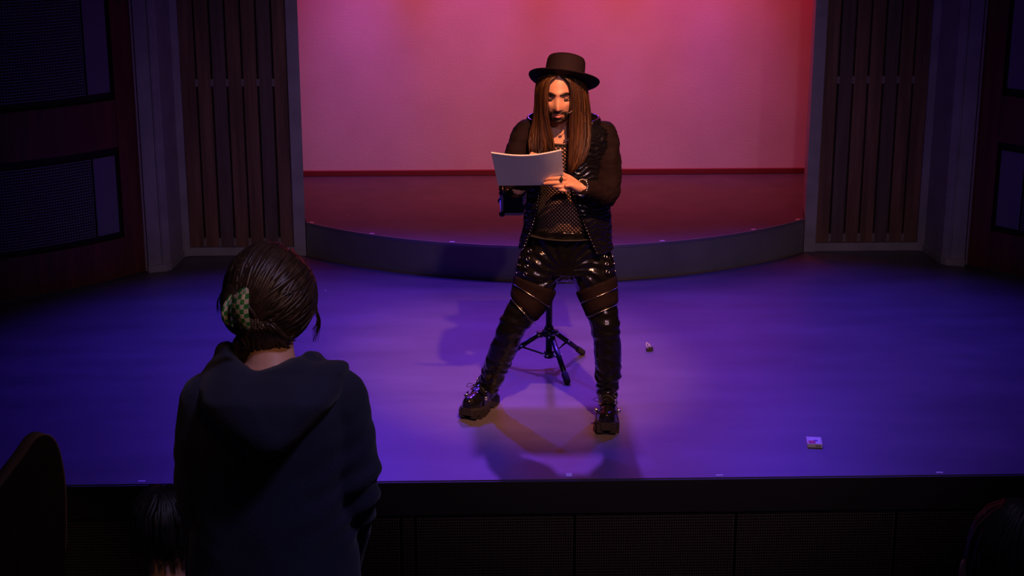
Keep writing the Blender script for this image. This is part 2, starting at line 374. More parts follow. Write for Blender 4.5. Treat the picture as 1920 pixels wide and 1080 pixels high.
for k, (fx, fy) in enumerate(((-.09, 1.235), (.018, 1.69), (-.430, 1.556))):
    d = nrm([fx-TC[0], fy-TC[1], 0]); ft = np.array([fx, fy, .018]); hb = np.array([TC[0], TC[1], .178])+d*.05
    m = MB(); m.tube([hb, ft], [.0135, .0135], n=12, sub=1, cap='flat'); lg = obj('leg', m, M['tripod']); parts.append(lg)
    a = hb+(ft-hb)*.86
    m = MB(); m.tube([a, ft+(ft-hb)*.02], [.0175, .0175], n=12, sub=1); r = obj('foot_cap', m, M['rubber']); r.parent = lg
    m = MB(); q = hb+(ft-hb)*.42; lo = np.array([TC[0], TC[1], .07])+d*.022
    m.tube([lo, q+np.array([0, 0, -.008])], [.0055, .0055], n=8, sub=1); r = obj('strut', m, M['tripod']); r.parent = lg
    m = MB(); m.box(hb-.015, hb+.015, bev=.003); r = obj('bracket', m, M['tripod']); r.parent = lg
    for c in (hb, q, lo):
        s_ = np.cross(d, [0, 0, 1])
        for e in (-1, 1):
            m = MB(); m.ball(c+s_*.0165*e, .0055, 8, 6); r = obj('bolt', m, M['alu']); r.parent = lg
adopt(tp, parts); tag(tp, 'black folding tripod stand behind the performer carrying a case', 'stand')
cs = empty('flight_case', (TC[0], TC[1], .846)); parts = []
cx0, cx1, cy0, cy1, cz0, cz1 = TC[0]-.245, TC[0]+.245, TC[1]-.13, TC[1]+.17, .846, .965
m = MB(); m.box((cx0+.005, cy0+.005, cz0+.005), (cx1-.005, cy1-.005, cz1-.005)); parts.append(obj('case_body', m, M['case'], None, False))
for (a, b) in (((cx0, cy0), (cx1, cy0)), ((cx0, cy1), (cx1, cy1)), ((cx0, cy0), (cx0, cy1)), ((cx1, cy0), (cx1, cy1))):
    for z in (cz0, cz1-.012):
        m = MB(); e = .006; m.box((min(a[0], b[0])-(e if a[0] == b[0] else -.004), min(a[1], b[1])-(e if a[1] == b[1] else -.004), z), (max(a[0], b[0])+(e if a[0] == b[0] else -.004), max(a[1], b[1])+(e if a[1] == b[1] else -.004), z+(.012 if z != cz0+.075 else .005))); parts.append(obj('edge_rail', m, M['alu'], None, False))
for x in (cx0, cx1):
    for y in (cy0, cy1):
        m = MB(); m.box((x-.006, y-.006, cz0+.01), (x+.006, y+.006, cz1-.01)); parts.append(obj('edge_rail', m, M['alu'], None, False))
        for z in (cz0, cz1):
            m = MB(); m.ball((x, y, z+(.006 if z == cz0 else -.006)), .0155, 12, 8); parts.append(obj('corner_cap', m, M['tripod']))
for x in (TC[0]-.13, TC[0]+.13):
    m = MB(); m.box((x-.013, cy0-.012, cz0+.055), (x+.013, cy0, cz0+.1), bev=.002); c = obj('latch', m, M['alu'], None, False); parts.append(c)
m = MB(); m.tube([(TC[0]-.05, cy0-.006, cz0+.05), (TC[0]-.045, cy0-.028, cz0+.05), (TC[0]+.045, cy0-.028, cz0+.05), (TC[0]+.05, cy0-.006, cz0+.05)], [.006]*4, n=8, sub=3, ref=(0, 0, 1)); parts.append(obj('handle', m, M['black']))
adopt(cs, parts); tag(cs, 'dark flight case with silver edges on the tripod stand', 'case')

# ------------------------------------------------------------------ binder clip
bc = empty('binder_clip', (.388, 1.75, 0)); parts = []
m = MB(); m.rings([[(x, -.011, .001), (x, .011, .001), (x, .003, .022), (x, -.003, .022)] for x in (-.017, .017)]); b = obj('clip_body', m, M['black'], bc, False)
b.rotation_euler = (0, 0, .35)
for s_ in (-1, 1):
    m = MB(); m.tube([(-.010, s_*.004, .018), (-.006, s_*.012, .036), (0, s_*.016, .045), (.006, s_*.012, .036), (.010, s_*.004, .018)], [.0019]*5, n=6, sub=4, ref=(.3, 1, .2)); h = obj('wire_handle', m, M['tape'], bc); h.rotation_euler = (0, -.25, .35)
tag(bc, 'small black binder clip with wire handles lying on the stage', 'clip')
# ------------------------------------------------------------------ card box
cb = empty('card_box', (.985, .375, 0)); cb.rotation_euler = (0, 0, math.radians(-8))
m = MB(); m.box((-.034, -.046, 0), (.034, .046, .018), bev=.0015); obj('carton', m, M['card_w'], cb, False)
m = MB(); m.box((-.027, -.040, .018), (.004, -.004, .0184)); obj('red_print', m, M['card_r'], cb, False)
m = MB(); m.rings([[(.010*math.cos(a)*k+.006, .012*math.sin(a)*k-.004, .0183+.0002*(1-k)) for a in np.linspace(0, 2*PI, 20, endpoint=False)] for k in (1, .5)]); obj('blue_print', m, M['card_b'], cb, False)
m = MB()
for (a, b, c, d_) in ((-.029, .036, .029, .038), (-.029, -.042, .029, -.0405), (-.0295, -.04, -.0285, .038), (.0285, -.04, .0295, .038)): m.box((a, b, .018), (c, d_, .0183))
obj('border_print', m, M['card_k'], cb, False)
m = MB()
for k in range(4): m.box((.004+k*.006, -.0465, .004), (.008+k*.006, -.0459, .013))
obj('front_print', m, M['card_k'], cb, False)
tag(cb, 'white playing card box with red and blue print lying on stage floor', 'card box')
# ------------------------------------------------------------------ the performer
man = empty('person', (-.22, .72, 0)); MP = []
def mp(o): MP.append(o); return o
def smf(x): x = max(0., min(1., x)); return x*x*(3-2*x)
# torso: photograph row -> centre, half width, half depth
TT = [(212, 1051, .715, .058, .062), (222, 1053, .73, .075, .068), (232, 1056, .745, .135, .085), (246, 1058, .75, .172, .10), (275, 1060, .745, .178, .115),
      (320, 1062, .745, .168, .115), (370, 1064, .75, .158, .118), (410, 1064, .755, .160, .122), (440, 1062, .77, .168, .118), (480, 1061, .79, .185, .125), (505, 1061, .79, .18, .12)]
TTa = np.array([[y, *at(x, y, Y), rx, ry] for y, x, Y, rx, ry in TT]); TTd = crom(TTa, 8)
TYAW = math.radians(-9)
def torso(y, phi, off=0.):
    c = [np.interp(y, TTd[:, 0], TTd[:, k]) for k in range(1, 6)]
    a = (c[3]+off)*math.sin(phi); b = -(c[4]+off)*math.cos(phi)
    return np.array([c[0]+a*math.cos(TYAW)-b*math.sin(TYAW), c[1]+a*math.sin(TYAW)+b*math.cos(TYAW), c[2]])
# head frame
HC = at(1048, 177, .64); hy, hp = math.radians(-6), math.radians(9)
HM = Matrix.Rotation(hy, 4, 'Z') @ Matrix.Rotation(hp, 4, 'X')      # local: x image right, -y forward, z up
def hw(p): return HC + np.array(HM @ Vector(p))
def g(x, s): return math.exp(-(x/s)**2)
def head_pt(az, v, off=0.):
    # az 0 = forward, v -1..1 chin to crown
    z = v; r = math.sqrt(max(0, 1-z*z)); x = math.sin(az)*r; f = math.cos(az)*r
    X = x*.076; Fy = f*(.088 if f > 0 else .102); Z = z*.118
    fr = smf(f*1.6)
    if Z < 0:
        k = (-Z/.118); X *= 1-.20*k**1.6; Fy += .012*k*fr*1.3
        rr = smf((k-.55)/.45); Fy += .018*rr*fr; X *= 1+.28*rr*(1-k*.2)
    Fy -= .015*g(Z-.006, .020)*g(abs(X)-.033, .016)*fr            # sockets
    Fy += .006*g(Z-.030, .012)*g(X, .05)*fr                      # brow
    nz = smf((.028-Z)/.05)*smf((Z+.052)/.014)
    Fy += (.008+.020*smf((.02-Z)/.055))*nz*g(X, .0125+.004*smf((-Z)/.04))*fr   # nose
    Fy += .004*g(Z+.018, .018)*g(abs(X)-.045, .016)*fr           # cheekbone
    Fy += .008*g(Z+.068, .018)*g(X, .026)*fr                     # muzzle
    Fy += .004*(g(Z+.062, .0045)+1.15*g(Z+.074, .005))*g(X, .02)*fr
    Fy -= .005*g(Z+.0675, .003)*g(X, .021)*fr
    Fy -= .004*g(Z+.087, .006)*g(X, .02)*fr
    Fy += .009*g(Z+.103, .014)*g(X, .022)*fr
    n = nrm([X, -Fy, Z]); return np.array([X, -Fy, Z])+n*off
body = MB(); na, nv = 120, 90
body.rings([[hw(head_pt(a, v)) for a in np.linspace(0, 2*PI, na, endpoint=False)] for v in np.sin(np.linspace(-PI/2*.985, PI/2*.985, nv))])
for s_ in (-1, 1):
    E_ = Matrix.Rotation(s_*.3, 4, 'Z'); body.ball(hw((s_*.074, .012, -.01)), (.008, .017, .03), 10, 8, HM.to_3x3().to_4x4() @ E_)
body.tube([hw((0, .02, -.05)), at(1050, 222, .70), at(1052, 238, .735)], [.052, .053, .07], n=20, sub=4)
for i in range(1):
    body.rings([[torso(y, p) for p in np.linspace(0, 2*PI, 48, endpoint=False)] for y in np.linspace(216, 500, 40)])
# arms
SL = at(1133, 252, .75); EL = at(1137, 362, .62); WL = at(1094, 352, .50)
SR = at(984, 252, .75); ER = at(958, 352, .61); WR = at(1012, 318, .55)
body.tube([SL, EL, WL], [.05, .043, .028], n=14, sub=6); body.tube([SR, ER, WR], [.05, .043, .028], n=14, sub=6)
# his left hand (image right) holding the pad: fingers lie on its outer face, pointing image left
pad_o = np.array(at(989, 316, .445))
HD = .112
def hand_grip(mbx):
    k = at(1070, 345, .385+HD)
    mbx.tube([WL, at(1082, 350, .388+HD), k, at(1062, 346, .382+HD)], [(.026, .023), (.024, .034), (.019, .040), (.015, .036)], n=16, sub=4, ref=(0, 1, 0))
    fing = [((1065, 336), (1052, 334), (1036, 335), (1024, 336.5), .0088), ((1063, 343.5), (1049, 342.5), (1033, 343.5), (1021, 344.5), .0088),
            ((1064, 350.5), (1053, 350), (1040, 349), (1031, 347.5), .0082), ((1067, 357), (1058, 357), (1048, 355), (1042, 352), .0072)]
    for (a, b, c, d, r) in fing:
        mbx.tube([at(*a, .392+HD), at(*b, .366+HD), at(*c, .372+HD), at(*d, .392+HD)], [r*1.1, r*1.08, r, r*.82], n=10, sub=4, ref=(0, 0, 1))
    mbx.tube([at(1082, 343, .50), at(1068, 333, .535), at(1054, 327, .528), at(1043, 324, .512)], [.0125, .0115, .0105, .008], n=10, sub=4, ref=(0, 0, 1))
hand_grip(body)
# his right hand behind the pad, pen between the fingers
def hand_pen(mbx):
    mbx.tube([WR, at(1016, 312, .535), at(1018, 304, .52)], [(.026, .02), (.036, .02), (.036, .016)], n=14, sub=3)
    for i, (dx, r) in enumerate(((-11, .0085), (-4, .0088), (3.5, .0085), (10.5, .0075))):
        mbx.tube([at(1016+dx, 304, .515), at(1012+dx, 292+i, .49), at(1006+dx*.8, 288+i*2.5, .462), at(1002+dx*.7, 294+i*2.5, .45)], [r*1.1, r*1.05, r, r*.8], n=10, sub=4, ref=(0, 1, 0))
    mbx.tube([at(1000, 312, .53), at(994, 303, .50), at(996, 295, .466)], [.012, .011, .0085], n=10, sub=4, ref=(0, 1, 0))
hand_pen(body)
mp(union('body', body, M['skin'], None, .0026, 2))
# face details
m = MB()
for s_ in (-1, 1):
    def fp(x, z, o): # point on the face surface
        az = math.atan2(x/.076, .9); az = math.asin(max(-1, min(1, x/.076/math.sqrt(max(.05, 1-(z/.118)**2))))); return hw(head_pt(az, z/.118, o))
    m = MB(); m.ball(hw((s_*.0325, -.0625, .004)), (.0155, .0120, .0100), 14, 10, HM.to_3x3().to_4x4()); mp(obj('eyelid', m, M['lid']))
for s_ in (-1, 1):
    m = MB(); m2 = MB()
    m.tube([hw((s_*.0325+dx, -.0752+abs(dx)*.38, -.0035-.10*dx*dx/.015)) for dx in (-.015, -.008, 0, .008, .015)], [.0016, .0030, .0032, .0030, .0016], n=6, sub=3)
    m2.tube([fp(s_*x, z, .001) for x, z in ((.011, .0245), (.022, .0265), (.034, .028), (.045, .0255), (.053, .020))], [(.0035, .0035), (.0062, .005), (.006, .005), (.0045, .004), (.002, .002)], n=8, sub=3)
    mp(obj('eyelash', m, M['dhair'])); mp(obj('eyebrow', m2, M['dhair']))
m = MB()
m.tube([fp(x, z, .0) for x, z in ((-.021, -.070), (-.012, -.073), (0, -.0745), (.012, -.073), (.021, -.070))], [.001, .0042, .0052, .0042, .001], n=8, sub=3)
mp(obj('lower_lip', m, M['lips'])); m = MB()
m.tube([fp(x, z, .0) for x, z in ((-.021, -.067), (-.011, -.0635), (0, -.0645), (.011, -.0635), (.021, -.067))], [.001, .003, .0028, .003, .001], n=8, sub=3)
mp(obj('upper_lip', m, M['lips']))
# beard: shell over moustache, chin and jaw
def bmask(X, Z, f):
    if f < -.35: return 0
    mo = smf((.0075-abs(Z+.0545+.25*max(0, abs(X)-.02)))/.005)*smf((.036-abs(X))/.008)
    ch = smf((-.080-Z)/.006)*smf((.034-abs(X))/.012+.2)
    jaw = smf((-.078-Z+.55*max(0, abs(X)-.035))/.012)
    sid = smf((.010-abs(abs(X)-.034))/.007)*smf((-.05-Z)/.01)
    return max(mo, ch, jaw, sid)
m = MB(); A = np.linspace(-1.9, 1.9, 150); V = np.linspace(-.995, -.36, 90); G = []
for v in V:
    row = []
    for a in A:
        p = head_pt(a, v); k = bmask(p[0], p[2], math.cos(a)); row.append(hw(head_pt(a, v, -.0025+k*(.0065+.002*fbm(p, 160, 2)))))
    G.append(row)
m.rings(G, False, False); mp(obj('beard', m, M['beard']))
# headset microphone
m = MB(); m.tube([at(1080, 190, .60), at(1076, 203, .575), at(1070, 210, .545), at(1064, 212.5, .532)], [.0016]*4, n=6, sub=4); hm = mp(obj('headset_boom', m, M['spacer']))
m = MB(); m.ball(at(1063.5, 212.5, .532), (.0085, .006, .006), 10, 8); mp(obj('microphone_tip', m, M['black']))
# hat
HT = at(1057, 153, .665); TB = Matrix.Rotation(math.radians(9), 4, 'Y') @ Matrix.Rotation(math.radians(-25), 4, 'X')
def hl(p): return HT+np.array(TB @ Vector(p))
def lathe(prof, n=64, ov=1.0, wav=0.):
    R = []
    for r, z in prof:
        R.append([hl((r*math.cos(a)*.97, r*math.sin(a)*1.05, z+wav*(r/.16)**2*math.cos(2*a))) for a in np.linspace(0, 2*PI, n, endpoint=False)])
    return R
m = MB(); m.rings(lathe([(.07, -.002), (.12, -.004), (.155, .004), (.163, .007), (.164, .010), (.160, .011), (.14, .006), (.094, .004)], wav=.006), True, False); brim = mp(obj('hat_brim', m, M['felt']))
m = MB(); m.rings(lathe([(.091, .002), (.091, .02), (.090, .07), (.088, .094), (.083, .106), (.076, .109), (.070, .103), (.05, .099), (.02, .098)]), True, True); mp(obj('hat_crown', m, M['felt']))
m = MB(); m.rings(lathe([(.0915, .004), (.0935, .005), (.0932, .028), (.0912, .029)]), True, False); mp(obj('hat_band', m, M['ribbon']))
# hair: locks falling from the parting over both shoulders
hair = MB()
def P3(L): return crom(np.array([at(x, y, Y) for x, y, Y in L]), 6)
def curtain(inner, outer, n, seed, rr=.0048, lay=.012):
    rg = random.Random(seed); I = P3(inner); O = P3(outer); K = len(I)
    for k in range(n):
        s_ = rg.random(); d = rg.uniform(-1, 1)*lay; wv = rg.uniform(0, 6); end = rg.uniform(.86, 1.0); pts = []; N_ = 13
        for i in range(N_):
            t = i/(N_-1)*end*(K-1); i0 = int(t); i1 = min(K-1, i0+1); q = t-i0
            a = I[i0]*(1-q)+I[i1]*q; b = O[i0]*(1-q)+O[i1]*q
            bul = math.sin(PI*s_)*.016
            p = a*(1-s_)+b*s_+np.array([0, -bul+d*(.4+.6*i/N_), 0])+np.array([math.sin(wv+i*.5)*.0025, 0, 0]); pts.append(p)
        r = rr*rg.uniform(.7, 1.2)
        hair.tube(pts, [(r*.9, r*.7)]+[(r*1.2, r*.7)]*(N_-4)+[(r*1.0, r*.6), (r*.6, r*.4), (r*.12, r*.1)], n=5, sub=1, cap='flat', mi=rg.choice((0, 0, 1, 2)))
curtain([(1047, 132, .585), (1043, 143, .566), (1030, 152, .553), (1025, 182, .553), (1027, 222, .57), (1036, 258, .585), (1043, 300, .585)],
        [(1022, 130, .66), (1014, 142, .66), (1006, 162, .67), (1004, 195, .67), (1000, 228, .66), (992, 262, .625), (991, 296, .60)], 230, 1)
curtain([(1049, 132, .585), (1054, 143, .566), (1067, 153, .553), (1072, 182, .553), (1070, 218, .57), (1069, 262, .585), (1066, 300, .580), (1064, 328, .580)],
        [(1082, 130, .66), (1092, 145, .66), (1100, 168, .67), (1104, 198, .67), (1107, 232, .66), (1106, 266, .62), (1098, 296, .595), (1074, 326, .585)], 230, 2)
curtain([(1012, 150, .70), (1006, 185, .72), (1004, 225, .80), (1000, 262, .86)], [(1094, 150, .70), (1104, 185, .72), (1106, 225, .80), (1108, 262, .87)], 110, 3, .007, .02)
mp(obj('hair', hair, [M['hair'], M['hair2'], M['hair3']]))

# fishnet top
net = MB()
def netline(y0, p0, dirn):
    pts = []; y = y0; p = p0
    while y < 440 and len(pts) < 60: pts.append(torso(y, p, .003)); y += 3.4; p += dirn*math.radians(3.05)
    if len(pts) > 2: net.tube(pts, [(.0024, .0012)]*len(pts), n=4, sub=1, cap='flat', ref=(0, 1, 0))
for dirn in (-1, 1):
    for k in range(-58, 59): netline(262, math.radians(k*6.1), dirn)
mp(obj('fishnet_top', net, M['net']))['kind'] = 'stuff'
m = MB(); m.tube([torso(250+13*math.cos(p*1.3), p, .005) for p in np.linspace(-1.2, 1.2, 15)], [.005]*15, n=6, sub=1); mp(obj('neckline', m, M['net']))
# jacket body: ruched shell open at the front
ya = np.array([226, 250, 300, 350, 400, 455, 466]); gl = np.array([-26, -20, -30, -37, -44, -58, -60]); gr = np.array([18, 12, 8, 12, 25, 42, 45])
wd = np.array([.030, .036, .026, .030, .040, .042, .044])
def jk(y, t, o=0.):
    a = math.radians(np.interp(y, ya, gr)); b = math.radians(360+np.interp(y, ya, gl)); ph = a+(b-a)*t
    return torso(y, ph, np.interp(y, ya, wd)+o), ph
Jo = []; Ji = []; ny, nt = 110, 200
for y in np.linspace(229, 464, ny):
    ro = []; ri = []
    for t in np.linspace(0, 1, nt):
        p, ph = jk(y, t); w_ = fbm(p, 9, 2)
        d = .0036*math.sin((y/404)*2*PI/.019+2.0*math.sin(ph*11+w_*4)+7*fbm(p, 17, 2))+.005*w_
        e = min(1, min(t, 1-t)/.02)
        ro.append(jk(y, t, d*e)[0]); ri.append(jk(y, t, -.010)[0])
    Jo.append(ro); Ji.append(ri)
m = MB(); m.rings([[*o, *i[::-1]] for o, i in zip(Jo, Ji)], True, False)
n_ = 2*nt
for j in range(nt-1):
    b0 = 0; m.f.append((j, j+1, n_-2-j, n_-1-j)); m.mi.append(0); b0 = (ny-1)*n_; m.f.append((b0+j+1, b0+j, b0+n_-1-j, b0+n_-2-j)); m.mi.append(0)
mp(obj('jacket_body', m, M['vest']))
m = MB()
for t in (.0, 1.):
    for y in np.linspace(262, 460, 34): m.ball(jk(y, t, .002)[0], .0032, 6, 5)
mp(obj('jacket_stud', m, M['chrome']))['kind'] = 'stuff'
m = MB(); m.tube([torso(234, p, .018)+np.array([0, .006, .028-abs(abs(p)-PI)*.012]) for p in np.linspace(1.0, 2*PI-1.0, 21)], [(.011, .028)]*21, n=10, sub=1, ref=(0, 0, 1)); mp(obj('jacket_collar', m, M['vest']))
m = MB(); m.tube([torso(254, p, .014) for p in (.05, .12, .2)], [.004]*3, n=6, sub=2); m.ball(torso(252, .16, .02), .006, 8, 6); m.ball(torso(257, .2, .02), .005, 8, 6); mp(obj('lapel_pin', m, M['chrome']))['kind'] = 'stuff'
# sleeves
def sdisp(p, n): return .007*fbm(p*np.array([1, 1, 2.2]), 11, 3)+.003*math.sin(p[2]*85+fbm(p, 8, 2)*5)*smf((fbm(p, 5, 2)+.35))
sm = MB(); sm.ball(SL+np.array([.002, 0, -.004]), (.062, .068, .060)); sm.tube([SL+np.array([.0, 0, .004]), SL+(EL-SL)*.35+np.array([.012, 0, 0]), EL+np.array([.004, .012, 0]), EL+(WL-EL)*.45+np.array([0, 0, -.004]), WL+(EL-WL)*.06], [(.058, .068), (.058, .064), (.060, .060), (.050, .050), (.036, .038)], n=18, sub=5)
mp(union('sleeve', sm, M['matte'], None, .0055, 3, sdisp))
sm = MB(); sm.ball(SR+np.array([-.002, 0, -.004]), (.062, .068, .060)); sm.tube([SR+np.array([.0, 0, .004]), SR+(ER-SR)*.35+np.array([-.010, 0, 0]), ER+np.array([-.002, .012, 0]), ER+(WR-ER)*.5, WR+(ER-WR)*.06], [(.058, .068), (.057, .064), (.056, .058), (.048, .048), (.036, .038)], n=18, sub=5)
mp(union('sleeve', sm, M['matte'], None, .0055, 3, sdisp))
# ring and bracelet
m = MB(); c = at(1052.5, 335, .366+HD); m.tube([c+np.array([0, math.cos(a)*.0105, math.sin(a)*.0115]) for a in np.linspace(0, 2*PI, 13)], [(.006, .0022)]*13, n=8, sub=1, ref=(1, 0, 0)); m.ball(c+np.array([-.001, -.012, 0]), (.008, .006, .0115), 10, 8); mp(obj('ring', m, M['black']))
m = MB(); c = at(1091, 351.5, .498); ax = nrm(WL-EL); u = nrm(np.cross(ax, [0, 0, 1])); v = np.cross(ax, u)
for rr_, q_ in ((0., 22), (.018, 18)):
    for a in np.linspace(0, 2*PI, q_, endpoint=False): m.ball(c-ax*rr_+(u*math.cos(a)*.031+v*math.sin(a)*.036), (.006, .006, .0055), 7, 5)
mp(obj('bracelet', m, M['chrome']))['kind'] = 'stuff'

# trousers
def lp(L): return [at(x, y, Y) for x, y, Y, *_ in L]
LR = [(1017, 470, .79, .100, .115), (1009, 505, .78, .104, .110), (1000, 545, .765, .095, .098), (983, 578, .745, .078, .083), (963, 607, .735, .066, .074), (950, 640, .76, .064, .070), (936, 672, .80, .063, .066), (925, 700, .845, .057, .062), (919, 722, .88, .047, .054)]
LL = [(1104, 470, .79, .100, .115), (1111, 505, .77, .106, .110), (1120, 545, .745, .090, .098), (1128, 578, .715, .076, .083), (1134, 607, .69, .068, .074), (1138, 640, .69, .064, .068), (1140, 675, .70, .063, .066), (1140, 705, .71, .060, .064), (1138, 730, .715, .050, .054), (1138, 748, .72, .046, .052)]
def legt(mbx, L, o=0., a=0, b=None):
    L = L[a:b]; mbx.tube(lp(L), [(q[3]+o, q[4]+o) for q in L], n=24, sub=4, cap='flat')
tr = MB(); legt(tr, LR); legt(tr, LL)
tr.rings([[torso(y, p, .012) for p in np.linspace(0, 2*PI, 40, endpoint=False)] for y in np.linspace(424, 505, 16)])
tr.ball(at(1061, 498, .785), (.13, .112, .075))
KR = np.array(at(963, 607, .735)); KL = np.array(at(1134, 607, .69)); CR = np.array(at(1061, 505, .70))
def tdisp(p, n):
    d = .004*fbm(p*np.array([.7, .7, 2.0]), 9, 3)
    low = smf((.36-p[2])/.16); d += low*.0042*math.sin(p[2]*95+fbm(p, 6, 3)*9)
    r = np.linalg.norm((p-CR)[[0, 2]]); d += .0042*g(r-.16, .12)*math.sin(math.atan2(p[2]-CR[2], p[0]-CR[0])*16+r*30+fbm(p, 6, 2)*2.5)*smf((.76-p[1])/.06)
    for K_ in (KR, KL): d += .004*g(np.linalg.norm(p-K_), .1)*math.sin((p[2]-K_[2])*120+fbm(p, 9, 2)*3)
    return d
mp(union('trousers', tr, M['leather'], None, .0055, 3, tdisp))
# matte thigh panels, zips, eyelets
def legpt(L, y, az, o):
    A = np.array([[q[1], *at(*q[:3]), q[3], q[4]] for q in L]); D = crom(A, 6); c = [np.interp(y, D[:, 0], D[:, k]) for k in range(1, 6)]
    T = np.array([np.interp(y+4, D[:, 0], D[:, k])-np.interp(y-4, D[:, 0], D[:, k]) for k in (1, 2, 3)]); T = nrm(T); a = nrm(np.cross([0, 1, 0], -T)); b = nrm(np.cross(a, -T))
    if b[1] > 0: b = -b
    if a[0] < 0: a = -a
    return np.array(c[:3])+a*(c[3]+o)*math.sin(az)+b*(c[4]+o)*math.cos(az)
for L, sg, yt, yb in ((LR, -1, 524, 575), (LL, 1, 528, 578)):
    AZ = np.linspace(-PI, PI, 48, endpoint=False); R = []
    sl = 6.5*sg
    for y in np.linspace(yt, yb, 14):
        R.append([legpt(L, y+(4-sl*math.sin(a))*1.0, a, .0075+.003*fbm(legpt(L, y, a, 0), 14, 2)+(.0 if yt+1 < y < yb-1 else -.006)) for a in AZ])
    m = MB(); m.rings(R, True, False); mp(obj('thigh_panel', m, M['matte']))
    for yz in (yt+.42*(yb-yt), yb):
        m = MB(); Z_ = [legpt(L, yz+(4-sl*math.sin(a))+5*math.cos(a), a, .0105) for a in np.linspace(-1.25, 1.25, 20)]
        m.tube(Z_, [.0022]*20, n=6, sub=1); m.ball(Z_[9], (.006, .004, .004), 8, 6); z_ = mp(obj('zip', m, M['zip'])); z_['kind'] = 'stuff'
    for i in range(4):
        m = MB(); c0 = legpt(L, 470+i*14.5, sg*(.66-.02*i), .010); nn_ = nrm(c0-np.array(legpt(L, 470+i*14.5, 0, -.1))*np.array([1, 1, 1])); a_ = nrm(np.cross(nn_, [0, 0, 1])); b_ = np.cross(nn_, a_)
        m.tube([c0+a_*.0085*math.cos(q)+b_*.0085*math.sin(q) for q in np.linspace(0, 2*PI, 13)], [.0028]*13, n=6, sub=1, ref=nn_); mp(obj('eyelet', m, M['chrome']))
    for i in range(4):
        m = MB(); m.ball(legpt(L, 474+i*14, sg*1.12, .008), .005, 8, 6); mp(obj('stud', m, M['chrome']))
m = MB(); m.tube([torso(434+3*math.cos(p), p, .020) for p in np.linspace(-PI, PI, 49)], [(.013, .002)]*49, n=8, sub=1, ref=(0, 0, 1)); 
mp(obj('waistband', m, M['black']))
